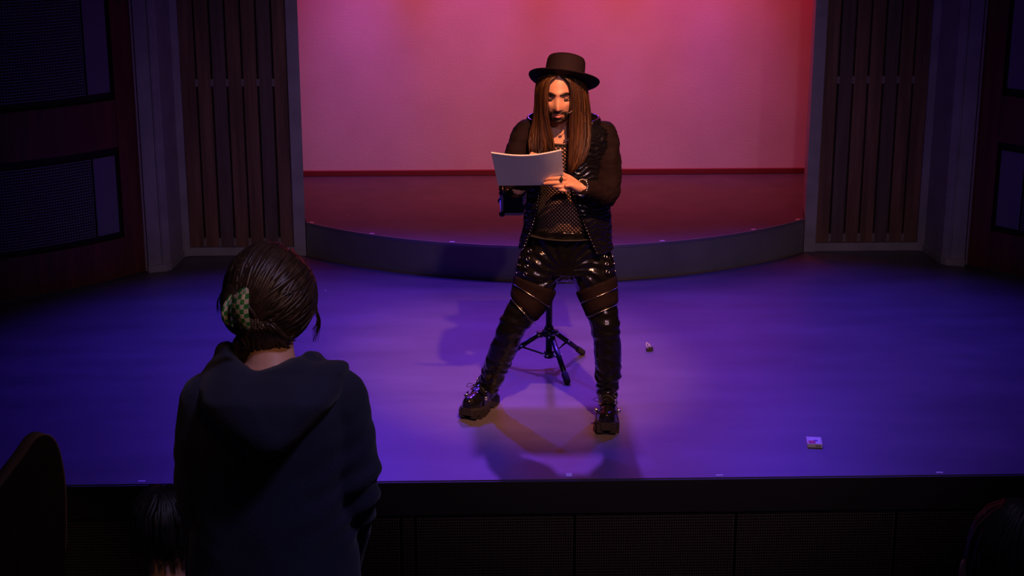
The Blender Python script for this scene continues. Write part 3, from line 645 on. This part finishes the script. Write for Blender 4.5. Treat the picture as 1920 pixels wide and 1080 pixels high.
# boots
def boot(heel, toe, ankle, tag_):
    heel = np.array([*heel, 0.]); toe = np.array([*toe, 0.]); fx = nrm(toe-heel); sx = np.array([fx[1], -fx[0], 0]); L = np.linalg.norm(toe-heel)
    def W(a, s_, z): return heel+fx*a*L+sx*s_+np.array([0, 0, z])
    B = empty('boot', (float((heel+fx*.3*L)[0]), float((heel+fx*.3*L)[1]), 0)); bp = []
    U = [0, .04, .12, .25, .4, .55, .7, .85, .95, 1.0]; Wd = [.018, .034, .041, .042, .041, .047, .053, .052, .040, .022]
    Ud = np.linspace(0, 1, 33); Wi = np.interp(Ud, U, Wd)
    def outline(k): return [(u, w_*k) for u, w_ in zip(Ud, Wi)]+[(u, -w_*k) for u, w_ in zip(Ud[::-1], Wi[::-1])]
    m = MB(); R = []
    for z, k in ((.014, 1.02), (.03, 1.06), (.046, 1.07), (.050, 1.02)): R.append([W((u-.5)*(1+.02*(k-1)*8)+.5, s_*k, z+.012*smf((u-.72)/.28)) for u, s_ in outline(1)] and [W(u, s_*k, z+.012*smf((u-.72)/.28)) for u, s_ in outline(1)])
    m.rings(R); bp.append(obj('sole', m, M['sole'], None, False))
    for i in range(9):                                             # tread lugs
        u = .05+i*.112
        if .38 < u < .45: continue
        for s_ in (-1, 1):
            w_ = np.interp(u, U, Wd)*1.10; m = MB(); lift = .012*smf((u-.72)/.28)
            vs = [W(u+du, s_*q, z+lift) for du in (-.036, .036) for q in (w_*.35, w_) for z in (.0 if u < .85 else .001, .040)]
            m.add(vs, [(0,1,3,2),(4,6,7,5),(0,4,5,1),(2,3,7,6),(0,2,6,4),(1,5,7,3)]); bp.append(obj('tread_lug', m, M['sole'], None, False))
    m = MB(); R = []
    for u, w_, h_ in ((.01, .024, .085), (.06, .034, .10), (.15, .039, .115), (.28, .040, .125), (.4, .040, .112), (.52, .043, .090), (.66, .048, .070), (.8, .048, .064), (.92, .038, .054), (.985, .020, .040)):
        lf = .012*smf((u-.72)/.28); R.append([W(u, w_*math.cos(a)*(1.0 if math.sin(a) < .3 else 1.0), .046+lf+max(0, math.sin(a))**.8*h_*1.0-(.008 if math.sin(a) < 0 else 0)) for a in np.linspace(0, 2*PI, 20, endpoint=False)])
    m.rings(R); an = np.array(ankle); m.tube([W(.22, 0, .09), W(.20, 0, .14)*.5+(an*.5+np.array([0, 0, -.02])), an], [(.042, .05), (.042, .047), (.045, .05)], n=18, sub=3)
    up_ = union('upper', m, M['boot'], None, .0045, 3, lambda p, n: .0025*fbm(p, 22, 2)); bp.append(up_)
    m = MB(); m.rings([[W(u+du, w_*1.07*s_, z) for s_, z in ((1, .05), (.86, .05+h_*.75), (.45, .05+h_*1.02), (-.45, .05+h_*1.02), (-.86, .05+h_*.75), (-1, .05))] for u, w_, h_, du in ((.62, .047, .080, 0), (.70, .050, .074, 0))], False, False); st = obj('strap', m, M['boot']); bp.append(st)
    for u, z, w_ in ((.36, .168, .03), (.42, .156, .032), (.48, .143, .033), (.54, .130, .034)):
        m = MB(); m.tube([W(u+.03, -w_, z-.022), W(u, -w_*.4, z-.004), W(u-.01, w_*.4, z), W(u-.02, w_, z-.02)], [.0028]*4, n=6, sub=3); bp.append(obj('lace', m, M['black']))
        m = MB()
        for s_ in (-1, 1): m.ball(W(u, s_*(w_+.003), z-.022), .0048, 7, 5); 
        ll = obj('lace_hook', m, M['chrome']); ll['kind'] = 'stuff'; bp.append(ll)
    m = MB(); m.tube([W(.50, .03, .13), W(.52, .055, .135), W(.5, .07, .12)], [.0015]*3, n=5, sub=4); m.tube([W(.50, .03, .13), W(.56, .05, .12), W(.6, .06, .128)], [.0015]*3, n=5, sub=4); bp.append(obj('lace_bow', m, M['black']))
    m = MB()
    for s_ in (-1, 1):
        m.box(W(.66, s_*.052, .088)-.009, W(.66, s_*.052, .088)+.009, bev=.003)
        for i in range(3): m.ball(W(.30+.06*i, s_*.043, .085+.01*i), .004, 7, 5)
    o = obj('buckle', m, M['chrome']); o['kind'] = 'stuff'; bp.append(o)
    return bp
for args in (((-.468, .985), (-.597, .722), at(919, 716, .89), 'r'), ((.082, .795), (.047, .505), at(1138, 744, .725), 'l')):
    bp = boot(*args); B = [o for o in bpy.data.objects if o.name.startswith('boot') and o.type == 'EMPTY'][-1]
    adopt(B, bp); B.name = 'boot'; MP.append(B)
bpy.context.view_layer.update()
for o in MP:
    o.parent = man; o.matrix_parent_inverse = Matrix.Translation(man.location).inverted()
tag(man, 'standing performer in black wide brimmed hat reading from a pad of paper', 'person')
# ------------------------------------------------------------------ paper pad in his hands
pad = empty('paper_pad', tuple(at(989, 347, .53))); pp = []
TLp, TRp, BLp, BRp = at(921, 287, .385), at(1053, 282, .385), at(934, 348, .535), at(1058, 346, .535)
pn = nrm(np.cross(TRp-TLp, BLp-TLp)); pn = pn if pn[1] > 0 else -pn
def padpt(u, v, o):
    p = (TLp*(1-u)+TRp*u)*(1-v)+(BLp*(1-u)+BRp*u)*v
    return p+pn*(o)+np.array([0, -.012*math.sin(PI*u)*(1-.5*v), -.016*math.sin(PI*u)*(1-v)])
for k, (o0, o1, ins) in enumerate(((0, .0012, 0), (.0016, .003, .004), (.0034, .0046, .002), (.005, .006, .006))):
    m = MB(); U_ = np.linspace(0, 1, 21); R = []
    for u in U_:
        col_ = [padpt(u, v, o0) for v in np.linspace(-ins, 1, 9)]+[padpt(u, v, o1) for v in np.linspace(1, -ins, 9)]; R.append(col_)
    m.rings(R); pp.append(obj('sheet', m, M['paper'], None, False))
adopt(pad, pp); tag(pad, 'white pad of paper held up by the performer', 'paper pad')
pen = empty('pen', tuple(at(1004, 300, .47))); m = MB(); m.tube([at(998, 309, .462), at(1016, 278, .52)], [.004, .004], n=8, sub=1); o = obj('pen_barrel', m, M['black'])
adopt(pen, [o]); m = MB(); m.tube([at(997.6, 310, .460), at(996.6, 312, .457)], [.0032, .0008], n=8, sub=1); o2 = obj('pen_tip', m, M['chrome']); adopt(pen, [o2]); tag(pen, 'pen in the performer hand behind the paper pad', 'pen')
# ------------------------------------------------------------------ hooded person standing in the seating, seen from behind
ZF = .14
wom = empty('person', (-1.10, -3.1, ZF)); WP = []
def wp(o): WP.append(o); return o
WT = [(676, 507, -3.075, .062, .062), (694, 508, -3.08, .085, .075), (712, 510, -3.085, .125, .092), (740, 513, -3.09, .155, .105), (800, 514, -3.10, .160, .112), (900, 514, -3.10, .155, .112), (1000, 514, -3.10, .162, .118), (1090, 514, -3.10, .172, .125), (1180, 514, -3.10, .175, .125)]
WTd = crom(np.array([[y, *at(x, y, Y), rx, ry] for y, x, Y, rx, ry in WT]), 6)
def wtorso(y, p, o=0.):
    c = [np.interp(y, WTd[:, 0], WTd[:, k]) for k in range(1, 6)]
    return np.array([c[0]+(c[3]+o)*math.sin(p), c[1]-(c[4]+o)*math.cos(p), c[2]])
HW = at(508, 548, -3.0)
bd = MB(); bd.ball(HW, (.082, .10, .108), 32, 24); bd.ball(HW+np.array([0, .05, -.05]), (.06, .06, .07), 24, 16); bd.ball(HW+np.array([0, .105, -.02]), (.012, .018, .02), 10, 8)
bd.tube([HW+np.array([0, -.01, -.06]), at(508, 650, -3.035), at(508, 700, -3.07)], [.052, .050, .062], n=20, sub=4)
bd.rings([[wtorso(y, p, -.012) for p in np.linspace(0, 2*PI, 40, endpoint=False)] for y in np.linspace(678, 1150, 24)])
AR = [at(643, 758, -3.085), at(661, 915, -3.10), at(645, 1062, -2.94)]; AL = [at(386, 762, -3.085), at(378, 925, -3.09), at(400, 1062, -2.92)]
for A_ in (AR, AL):
    bd.tube(A_, [.046, .04, .028], n=14, sub=5); w0 = A_[2]; dr = nrm(A_[2]-A_[1]); bd.tube([w0, w0+dr*.05, w0+dr*.09], [(.026, .02), (.04, .017), (.038, .014)], n=14, sub=3)
    for q in range(4): bd.tube([w0+dr*.085+np.array([(q-1.5)*.019, 0, 0]), w0+dr*.125+np.array([(q-1.5)*.021, .006, 0]), w0+dr*(.15+.008*(q in (1, 2)))+np.array([(q-1.5)*.02, .004, -.01])], [.0085, .008, .006], n=8, sub=3)
    sgn = 1 if A_ is AL else -1; bd.tube([w0+dr*.03+np.array([sgn*.03, 0, 0]), w0+dr*.06+np.array([sgn*.05, .01, 0]), w0+dr*.09+np.array([sgn*.052, .02, 0])], [.011, .01, .007], n=8, sub=3)
for s_ in (-1, 1): bd.ball(HW+np.array([s_*.083, .015, -.03]), (.01, .02, .03), 10, 8)
wp(union('body', bd, M['skin'], None, .005, 3))
# hoodie
def hdisp(p, n):
    d = .006*fbm(p, 5, 3)
    for A_ in (AR, AL):
        r = np.linalg.norm(p-A_[1]-np.array([0, 0, .01])); d += (.008 if A_ is AR else .0025)*g(r, .11)*math.sin((p[2]*1.0+.5*p[0]*(1 if A_ is AL else -1))*95+fbm(p, 5, 2)*4)
    return d
hd = MB(); hd.rings([[wtorso(y, p, .014+.012*smf((y-800)/250)*(1+.25*math.sin(p*6))) for p in np.linspace(0, 2*PI, 48, endpoint=False)] for y in np.linspace(690, 1165, 36)])
for A_, sg in ((AR, 1), (AL, -1)):
    hd.ball(A_[0]+np.array([-sg*.014, 0, .004]), (.070, .075, .068)); hd.tube([A_[0]+np.array([-sg*.01, 0, .012]), A_[0]*.5+A_[1]*.5+np.array([sg*.006, 0, 0]), A_[1], A_[1]*.5+A_[2]*.5, A_[2]], [(.066, .072), (.061, .066), (.059, .062), (.053, .055), (.042, .044)], n=20, sub=5)
wp(union('hoodie', hd, M['hood'], None, .007, 4, hdisp))
# hood lying on the back
PO = [(425, 648), (440, 660), (455, 678), (478, 693), (500, 689), (530, 677), (555, 665), (575, 667), (590, 676), (620, 674), (645, 673), (656, 680), (656, 705), (648, 735), (625, 765), (600, 790), (560, 830), (525, 858), (495, 869), (468, 862), (430, 832), (395, 800), (372, 765), (367, 730), (375, 700), (393, 673), (410, 654)]
PA = np.array(PO, float)
def inside(x, y):
    c = False; n = len(PA); j = n-1
    for i in range(n):
        if (PA[i, 1] > y) != (PA[j, 1] > y) and x < (PA[j, 0]-PA[i, 0])*(y-PA[i, 1])/(PA[j, 1]-PA[i, 1])+PA[i, 0]: c = not c
        j = i
    return c
def edist(x, y):
    p = np.array([x, y]); a = PA; b = np.roll(PA, -1, 0); ab = b-a; t = np.clip(((p-a)*ab).sum(1)/(ab*ab).sum(1), 0, 1); return np.linalg.norm(a+ab*t[:, None]-p, axis=1).min()
hm_ = MB(); st = 5.; idx = {}; cells = []
for ix in range(72, 133):
    for iy in range(128, 176):
        if all(inside((ix+a)*st, (iy+b)*st) for a in (0, 1) for b in (0, 1)): cells.append((ix, iy))
F_, B_ = [], []
def hv(i, j):
    if (i, j) not in idx:
        x, y = i*st, j*st; d = edist(x, y); yb = np.interp(y, [650, 700, 760, 870], [-3.06, -3.115, -3.195, -3.245])+((x-512)/170)**2*.075
        ridge = .012*smf(((705-8*math.sin((x-440)/70))-y)/10+.5)*smf((x-440)/40)
        t = .040*(1-math.exp(-d/7))+.035*(1-math.exp(-d/35))+.004*fbm((x/60, y/60, 0), 1, 2)+ridge; idx[(i, j)] = len(F_); F_.append(at(x, y, yb-t)); B_.append(at(x, y, yb+.035))
    return idx[(i, j)]
fs = [(hv(i, j), hv(i+1, j), hv(i+1, j+1), hv(i, j+1)) for i, j in cells]; n0 = len(F_); ed = {}
for f in fs:
    for a, b in zip(f, f[1:]+f[:1]): ed[(a, b)] = 1
sides = [(a, b, b+n0, a+n0) for (a, b) in ed if (b, a) not in ed]
hm_.add(F_+B_, fs+[tuple(i+n0 for i in f[::-1]) for f in fs]+sides)
hm_.tube([at(428, 664, -3.07), at(420, 668, -3.02), at(440, 690, -2.95), at(505, 705, -2.93), at(570, 690, -2.95), at(592, 684, -3.02), at(580, 682, -3.08)], [(.022, .03)]*7, n=12, sub=5, ref=(0, 0, 1))
wp(union('hood', hm_, M['hood'], None, .006, 5))
# hair twisted up
WH = MB(); rg = random.Random(5); RAD = np.array([.099, .118, .110]); td = nrm([-.42, -.80, -.42])
WH.ball(HW, RAD*.96, 36, 26)
WH.ball(at(452, 575, -3.06), (.045, .05, .065), 20, 14)
def wlock(d0, d1, r, lift=0., tip=.3):
    pts = []; N_ = 12; om = math.acos(max(-1, min(1, float(np.dot(d0, d1)))))
    for i in range(N_):
        t = i/(N_-1); d = (math.sin((1-t)*om)*d0+math.sin(t*om)*d1)/max(1e-4, math.sin(om)); d = nrm(d)
        pts.append(HW+d*RAD*(1+lift*math.sin(PI*t)+.02*t))
    WH.tube(pts, [(r*.5, r*.4)]+[(r, r*.6)]*(N_-3)+[(r*.8, r*.6), (r*tip, r*tip)], n=5, sub=1, cap='flat', ref=nrm(d0+d1+np.array([.01, .02, .03])))
ax1 = nrm(np.cross(td, [0, 0, 1])); ax2 = np.cross(td, ax1)
for k in range(720):
    a = rg.uniform(0, 2*PI); el = rg.uniform(1.35, 2.3); d0 = nrm(td*math.cos(el)+(ax1*math.cos(a)+ax2*math.sin(a))*math.sin(el))
    if d0[2] < -.62: continue
    off = rg.uniform(-.32, .32); d1 = nrm(td+np.array([.05, 0, 1])*off+ax1*rg.uniform(-.05, .05))
    wlock(d0, d1, rg.uniform(.0025, .0062), rg.uniform(.0, .035))
A0, A1 = at(478, 548, -3.10), at(458, 655, -3.085)
for k in range(60):
    ph = rg.uniform(0, 2*PI); r0 = rg.uniform(.014, .027); t0 = rg.uniform(0, .55); pts = []
    for i in range(12):
        t = t0+(1-t0)*i/11*rg.uniform(.98, 1.0); c = A0+(A1-A0)*t; rr = r0*(1-.45*t*t)*math.sin(PI*(.22+.68*t))*1.25; q = ph+t*4.2
        pts.append(c+np.array([math.cos(q)*rr, math.sin(q)*rr*.8, .004*math.sin(q)]))
    WH.tube(pts, [.004]+[.0058]*9+[.004, .001], n=5, sub=1, cap='flat')
for k in range(90):                                             # loose nape hair swept towards the twist
    x = rg.uniform(445, 556); pts = [at(x, np.interp(x, [445, 556], [682, 646])+rg.uniform(-24, 9), -3.085+abs(x-505)*.0006), at(x*.8+470*.2, 634, -3.10), at(x*.4+472*.6, rg.uniform(596, 615), -3.118)]
    WH.tube(pts, [.001, .005, .004], n=5, sub=3, cap='flat')
for k in range(26):                                             # tail hanging left of the neck
    x = rg.uniform(-12, 12); WH.tube([at(462+x, 625, -3.10), at(450+x, 645, -3.09), at(452+x*.9, 662, -3.075), at(460+x*.7, rg.uniform(675, 688), -3.06)], [.005, .006, .005, .001], n=5, sub=3, cap='flat')
for k in range(34):                                             # flyaways
    s_ = rg.choice((-1, 1, 1)); 
    if s_ > 0: pts = [at(588+rg.uniform(-4, 6), 575+rg.uniform(-15, 10), -3.0), at(597+rg.uniform(-3, 4), 600, -2.99), at(590+rg.uniform(-6, 9), 630+rg.uniform(-12, 12), -2.98)]
    else: pts = [at(425+rg.uniform(-4, 8), 540+rg.uniform(-15, 10), -3.04), at(411+rg.uniform(-3, 6), 560, -3.04), at(410+rg.uniform(-4, 10), 585+rg.uniform(-12, 12), -3.03)]
    WH.tube(pts, [.0007, .0008, .0003], n=4, sub=4, cap='flat')
wp(obj('hair', WH, M['whair']))
# checkered claw clip
def plate(cx, cy, Y, wpx, hpx, bow, nu, nv, yaw, sgn):
    U = np.linspace(-1, 1, nu*3+1); V = np.linspace(-1, 1, nv*3+1); m = MB(); c0 = at(cx, cy, Y); k = 1/895.
    def pt(u, v, o):
        wv_ = math.sqrt(max(.0, 1-abs(v)**2.6))*.92+.08; x = u*wpx*k*.5*wv_+sgn*bow*k*(v*v)
        return c0+np.array([x*math.cos(yaw)+.0, x*math.sin(yaw)-.012*(1-u*u)-.020*(1-v*v)-o, -v*hpx*k*.5])
    for o in (.0, .003):
        G = [[pt(u, v, o) for u in U] for v in V]; nU = len(U); fs = []; mi = []
        vs = [p for r in G for p in r]
        for j in range(len(V)-1):
            for i in range(nU-1):
                m.add([], []); fs.append((j*nU+i, j*nU+i+1, (j+1)*nU+i+1, (j+1)*nU+i)); mi.append((i//3+j//3) % 2)
        b0 = len(m.v); m.v += [tuple(p) for p in vs]; m.f += [tuple(q+b0 for q in f) for f in fs]; m.mi += mi
    nU = len(U); n1 = nU*len(V); per = [i for i in range(nU)]+[j*nU+nU-1 for j in range(1, len(V))]+[(len(V)-1)*nU+i for i in range(nU-2, -1, -1)]+[j*nU for j in range(len(V)-2, 0, -1)]
    for a, b in zip(per, per[1:]+per[:1]): m.f.append((a, b, b+n1, a+n1)); m.mi.append(0)
    return m
clip = wp(obj('hair_clip', plate(453, 576, -3.135, 33, 82, 10, 4, 9, -.25, 1), [M['green'], M['cream']], None, False)); clip['label'] = 'green and cream checkered claw clip'
c2 = obj('clip_jaw', plate(427, 583, -3.10, 26, 66, 14, 3, 8, .9, 1), [M['green'], M['cream']], None, False); wp(c2)
m = MB(); m.tube([at(441, 556, -3.13), at(441, 602, -3.13)], [.004, .004], n=8, sub=1); wp(obj('clip_hinge', m, M['cream']))
# trousers and shoes under the frame
tr2 = MB(); bx_ = float(HW[0])
tr2.rings([[wtorso(y, p, .004) for p in np.linspace(0, 2*PI, 36, endpoint=False)] for y in np.linspace(1100, 1180, 6)])
zc = float(wtorso(1180, 0)[2])
for s_ in (-1, 1):
    tr2.tube([(bx_+s_*.085, -3.10, zc+.03), (bx_+s_*.095, -3.09, zc-.2), (bx_+s_*.10, -3.08, .62), (bx_+s_*.10, -3.11, .20)], [(.09, .11), (.082, .09), (.06, .065), (.052, .058)], n=20, sub=4)
wp(union('trousers', tr2, M['black'], None, .008, 4))
for s_ in (-1, 1):
    m = MB(); m.tube([(bx_+s_*.10, -3.15, ZF+.052), (bx_+s_*.10, -3.06, ZF+.055), (bx_+s_*.105, -2.97, ZF+.045), (bx_+s_*.11, -2.89, ZF+.036)], [(.038, .045), (.042, .05), (.046, .042), (.036, .028)], n=16, sub=4, ref=(0, 0, 1)); m.box((bx_+s_*.104-.042, -3.19, ZF), (bx_+s_*.104+.042, -2.87, ZF+.025), bev=.01); wp(union('shoe', m, M['rubber'], None, .005, 3))
adopt(wom, WP); tag(wom, 'person seen from behind in a navy hoodie with hair in a checkered claw clip', 'person')

# ------------------------------------------------------------------ seated audience at the bottom of the frame
def seat(x, y, z, label):
    e = empty('theatre_seat', (x, y, z)); q = []
    m = MB(); m.box((x-.24, y-.20, z+.36), (x+.24, y+.26, z+.44), bev=.03); q.append(obj('cushion', m, M['cloth_r']))
    m = MB(); m.tube([(x, y-.24, z+.36), (x, y-.29, z+.60), (x, y-.33, z+.78)], [(.23, .03), (.235, .03), (.20, .024)], n=24, sub=4); q.append(obj('backrest', m, M['cloth_r']))
    for s_ in (-1, 1):
        m = MB(); m.box((x+s_*.265-.025, y-.22, z+.57), (x+s_*.265+.025, y+.2, z+.61), bev=.01); q.append(obj('armrest', m, M['wood_d']))
        m = MB(); m.box((x+s_*.265-.018, y-.12, z), (x+s_*.265+.018, y+.1, z+.57), bev=.005); q.append(obj('leg', m, M['wood_d']))
    adopt(e, q); tag(e, label, 'seat')
def sitter(hx, hy, Y, zf, hairmat, topmat, skin_sh, label, face=0., hr=.092, bun=False):
    hc = at(hx, hy, Y); e = empty('person', (float(hc[0]), float(hc[1])-.1, zf)); q = []; b = MB(); x, y, z = hc
    b.ball(hc, (.076, .093, .108), 26, 20); b.ball(hc+np.array([0, .04, -.05]), (.056, .055, .065), 18, 12); b.ball(hc+np.array([0, .1, -.015]), (.012, .018, .02), 10, 8)
    for s_ in (-1, 1): b.ball(hc+np.array([s_*.090, .016, -.020]), (.012, .02, .032), 12, 9)
    b.tube([hc+np.array([0, -.01, -.06]), hc+np.array([0, -.035, -.15]), hc+np.array([0, -.06, -.22])], [.05, .05, .07], n=18, sub=3)
    b.tube([hc+np.array([0, -.05, -.20]), hc+np.array([0, -.07, -.30]), hc+np.array([0, -.09, -.5]), (x, y-.1, zf+.50)], [(.10, .07), (.16, .10), (.15, .11), (.17, .13)], n=26, sub=4)
    for s_ in (-1, 1):
        sh = hc+np.array([s_*.165, -.065, -.255]); el = np.array([x+s_*.22, y-.02, zf+.68]); wr = np.array([x+s_*.10, y+.22, zf+.58])
        b.tube([sh, el, wr, wr+np.array([-s_*.04, .08, -.02])], [.056, .043, .029, (.03, .02)], n=14, sub=5)
        for k in range(4): b.tube([wr+np.array([-s_*.03+.015*(k-1.5), .07, -.02]), wr+np.array([-s_*.04+.016*(k-1.5), .12, -.03]), wr+np.array([-s_*.045+.015*(k-1.5), .14, -.05])], [.009, .008, .006], n=8, sub=3)
        b.tube([wr+np.array([-s_*.02, .02, 0]), wr+np.array([-s_*.06, .05, .01]), wr+np.array([-s_*.07, .08, 0])], [.011, .01, .007], n=8, sub=3)
    q.append(union('body', b, M['skin'], None, .006, 3))
    t = MB(); top0 = -.33 if skin_sh else -.215
    t.tube([hc+np.array([0, -.06 if not skin_sh else -.075, top0]), hc+np.array([0, -.075, -.36]), hc+np.array([0, -.09, -.5]), (x, y-.1, zf+.46)], [(.10, .085) if not skin_sh else (.172, .118), (.180, .122), (.17, .13), (.185, .145)], n=26, sub=4)
    if not skin_sh:
        for s_ in (-1, 1): t.tube([hc+np.array([s_*.14, -.065, -.25]), np.array([x+s_*.22, y-.02, zf+.68]), np.array([x+s_*.11, y+.2, zf+.58])], [.075, .06, .045], n=14, sub=5)
    q.append(union('top', t, topmat, None, .007, 3, lambda p, n: .005*fbm(p, 8, 2)))
    l = MB()
    for s_ in (-1, 1): l.tube([(x+s_*.08, y-.12, zf+.52), (x+s_*.11, y+.3, zf+.52), (x+s_*.11, y+.34, zf+.45), (x+s_*.11, y+.30, zf+.08)], [.085, .065, .06, .045], n=16, sub=4, ref=(1, 0, 0))
    q.append(union('trousers', l, M['black'], None, .008, 3))
    for s_ in (-1, 1):
        m = MB(); m.tube([(x+s_*.11, y+.27, zf+.045), (x+s_*.115, y+.37, zf+.045), (x+s_*.12, y+.46, zf+.032)], [(.038, .044), (.044, .042), (.035, .03)], n=14, sub=4, ref=(0, 0, 1)); q.append(obj('shoe', m, M['rubber']))
    h = MB(); rr = random.Random(int(hx)); h.ball(hc+np.array([0, -.012, .018]), (.086, .100, .105), 26, 18)
    for k in range(170):
        a = rr.uniform(0, 2*PI); c_ = np.array([math.sin(a), -math.cos(a)*1.0, 0]); 
        if c_[1] > .45: continue
        ln = rr.uniform(.10, .17) if bun else rr.uniform(.02, .05); pts = []
        for i in range(7):
            t_ = i/6; el_ = 1.45-t_*1.75; p = hc+np.array([0, -.012, .016])+np.array([c_[0]*math.cos(max(el_, 0))*.09, c_[1]*math.cos(max(el_, 0))*.105, math.sin(max(el_, -.25))*.11-(ln*max(0, t_-.7)/.3)]); p += np.array([rr.uniform(-1, 1), rr.uniform(-1, 1), 0])*.004; pts.append(p)
        h.tube(pts, [.006, .009, .009, .009, .008, .006, .002], n=5, sub=1, cap='flat')
    q.append(obj('hair', h, hairmat)); adopt(e, q); tag(e, label, 'person'); return hc
h1 = sitter(312, 990, -2.35, -.32, M['dhair'], M['whitecloth'], True, 'seated person with dark hair and bare shoulders at the bottom left')
seat(float(h1[0]), -2.42, -.32, 'dark red theatre seat under the person with bare shoulders')
h2 = sitter(1915, 1062, -3.9, .32, M['dhair'], M['black'], False, 'seated person with short dark hair in the bottom right corner')
seat(float(h2[0]), -3.97, .32, 'dark red theatre seat under the person in the bottom right corner')
# high backed chair at lower left
PC = [(-70, 1000), (-30, 952), (0, 914), (22, 885), (44, 856), (60, 832), (72, 821), (84, 817), (97, 821), (108, 838), (116, 868), (121, 905), (123, 960), (122, 1040), (118, 1120), (-70, 1120)]
ch = empty('high_backed_chair', (float(at(40, 1100, -2.2)[0]), -2.2, -.32)); cp = []
ex = np.array([-.034, .022, 0.])
PCd = crom(np.array(PC[:-2], float), 4)
F0 = [at(x, y, -2.2) for x, y in PCd]+[np.array([*at(118, 1120, -2.2)]), np.array([*at(-70, 1120, -2.2)])]
m = MB(); m.rings([F0, [p+ex*.9 for p in F0]]); cp.append(obj('back_panel', m, M['wood_d'], None, False))
m = MB(); RR = []
for p in F0[:-2]:
    o_ = nrm(p-at(40, 990, -2.2)); RR.append([p+o_*.001-ex*.06, p+o_*.005, p+o_*.005+ex*.95, p+o_*.001+ex])
m.rings(RR, True, True); cp.append(obj('edge_band', m, M['wood_e'], None, True))
x0 = float(ch.location[0])
m = MB(); m.box((x0-.26, -2.17, .10), (x0+.20, -1.78, .16), bev=.02); cp.append(obj('seat_pad', m, M['cloth_r']))
zl = float(at(40, 1120, -2.2)[2])
for dx in (-.22, .16):
    for yy in (-2.19, -1.80):
        m = MB(); m.box((x0+dx-.02, yy-.015, -.32), (x0+dx+.02, yy+.015, .12 if yy > -2 else zl+.02), bev=.004); cp.append(obj('leg', m, M['wood_d']))
adopt(ch, cp); tag(ch, 'dark wooden high backed chair with rounded top at the lower left corner', 'chair')
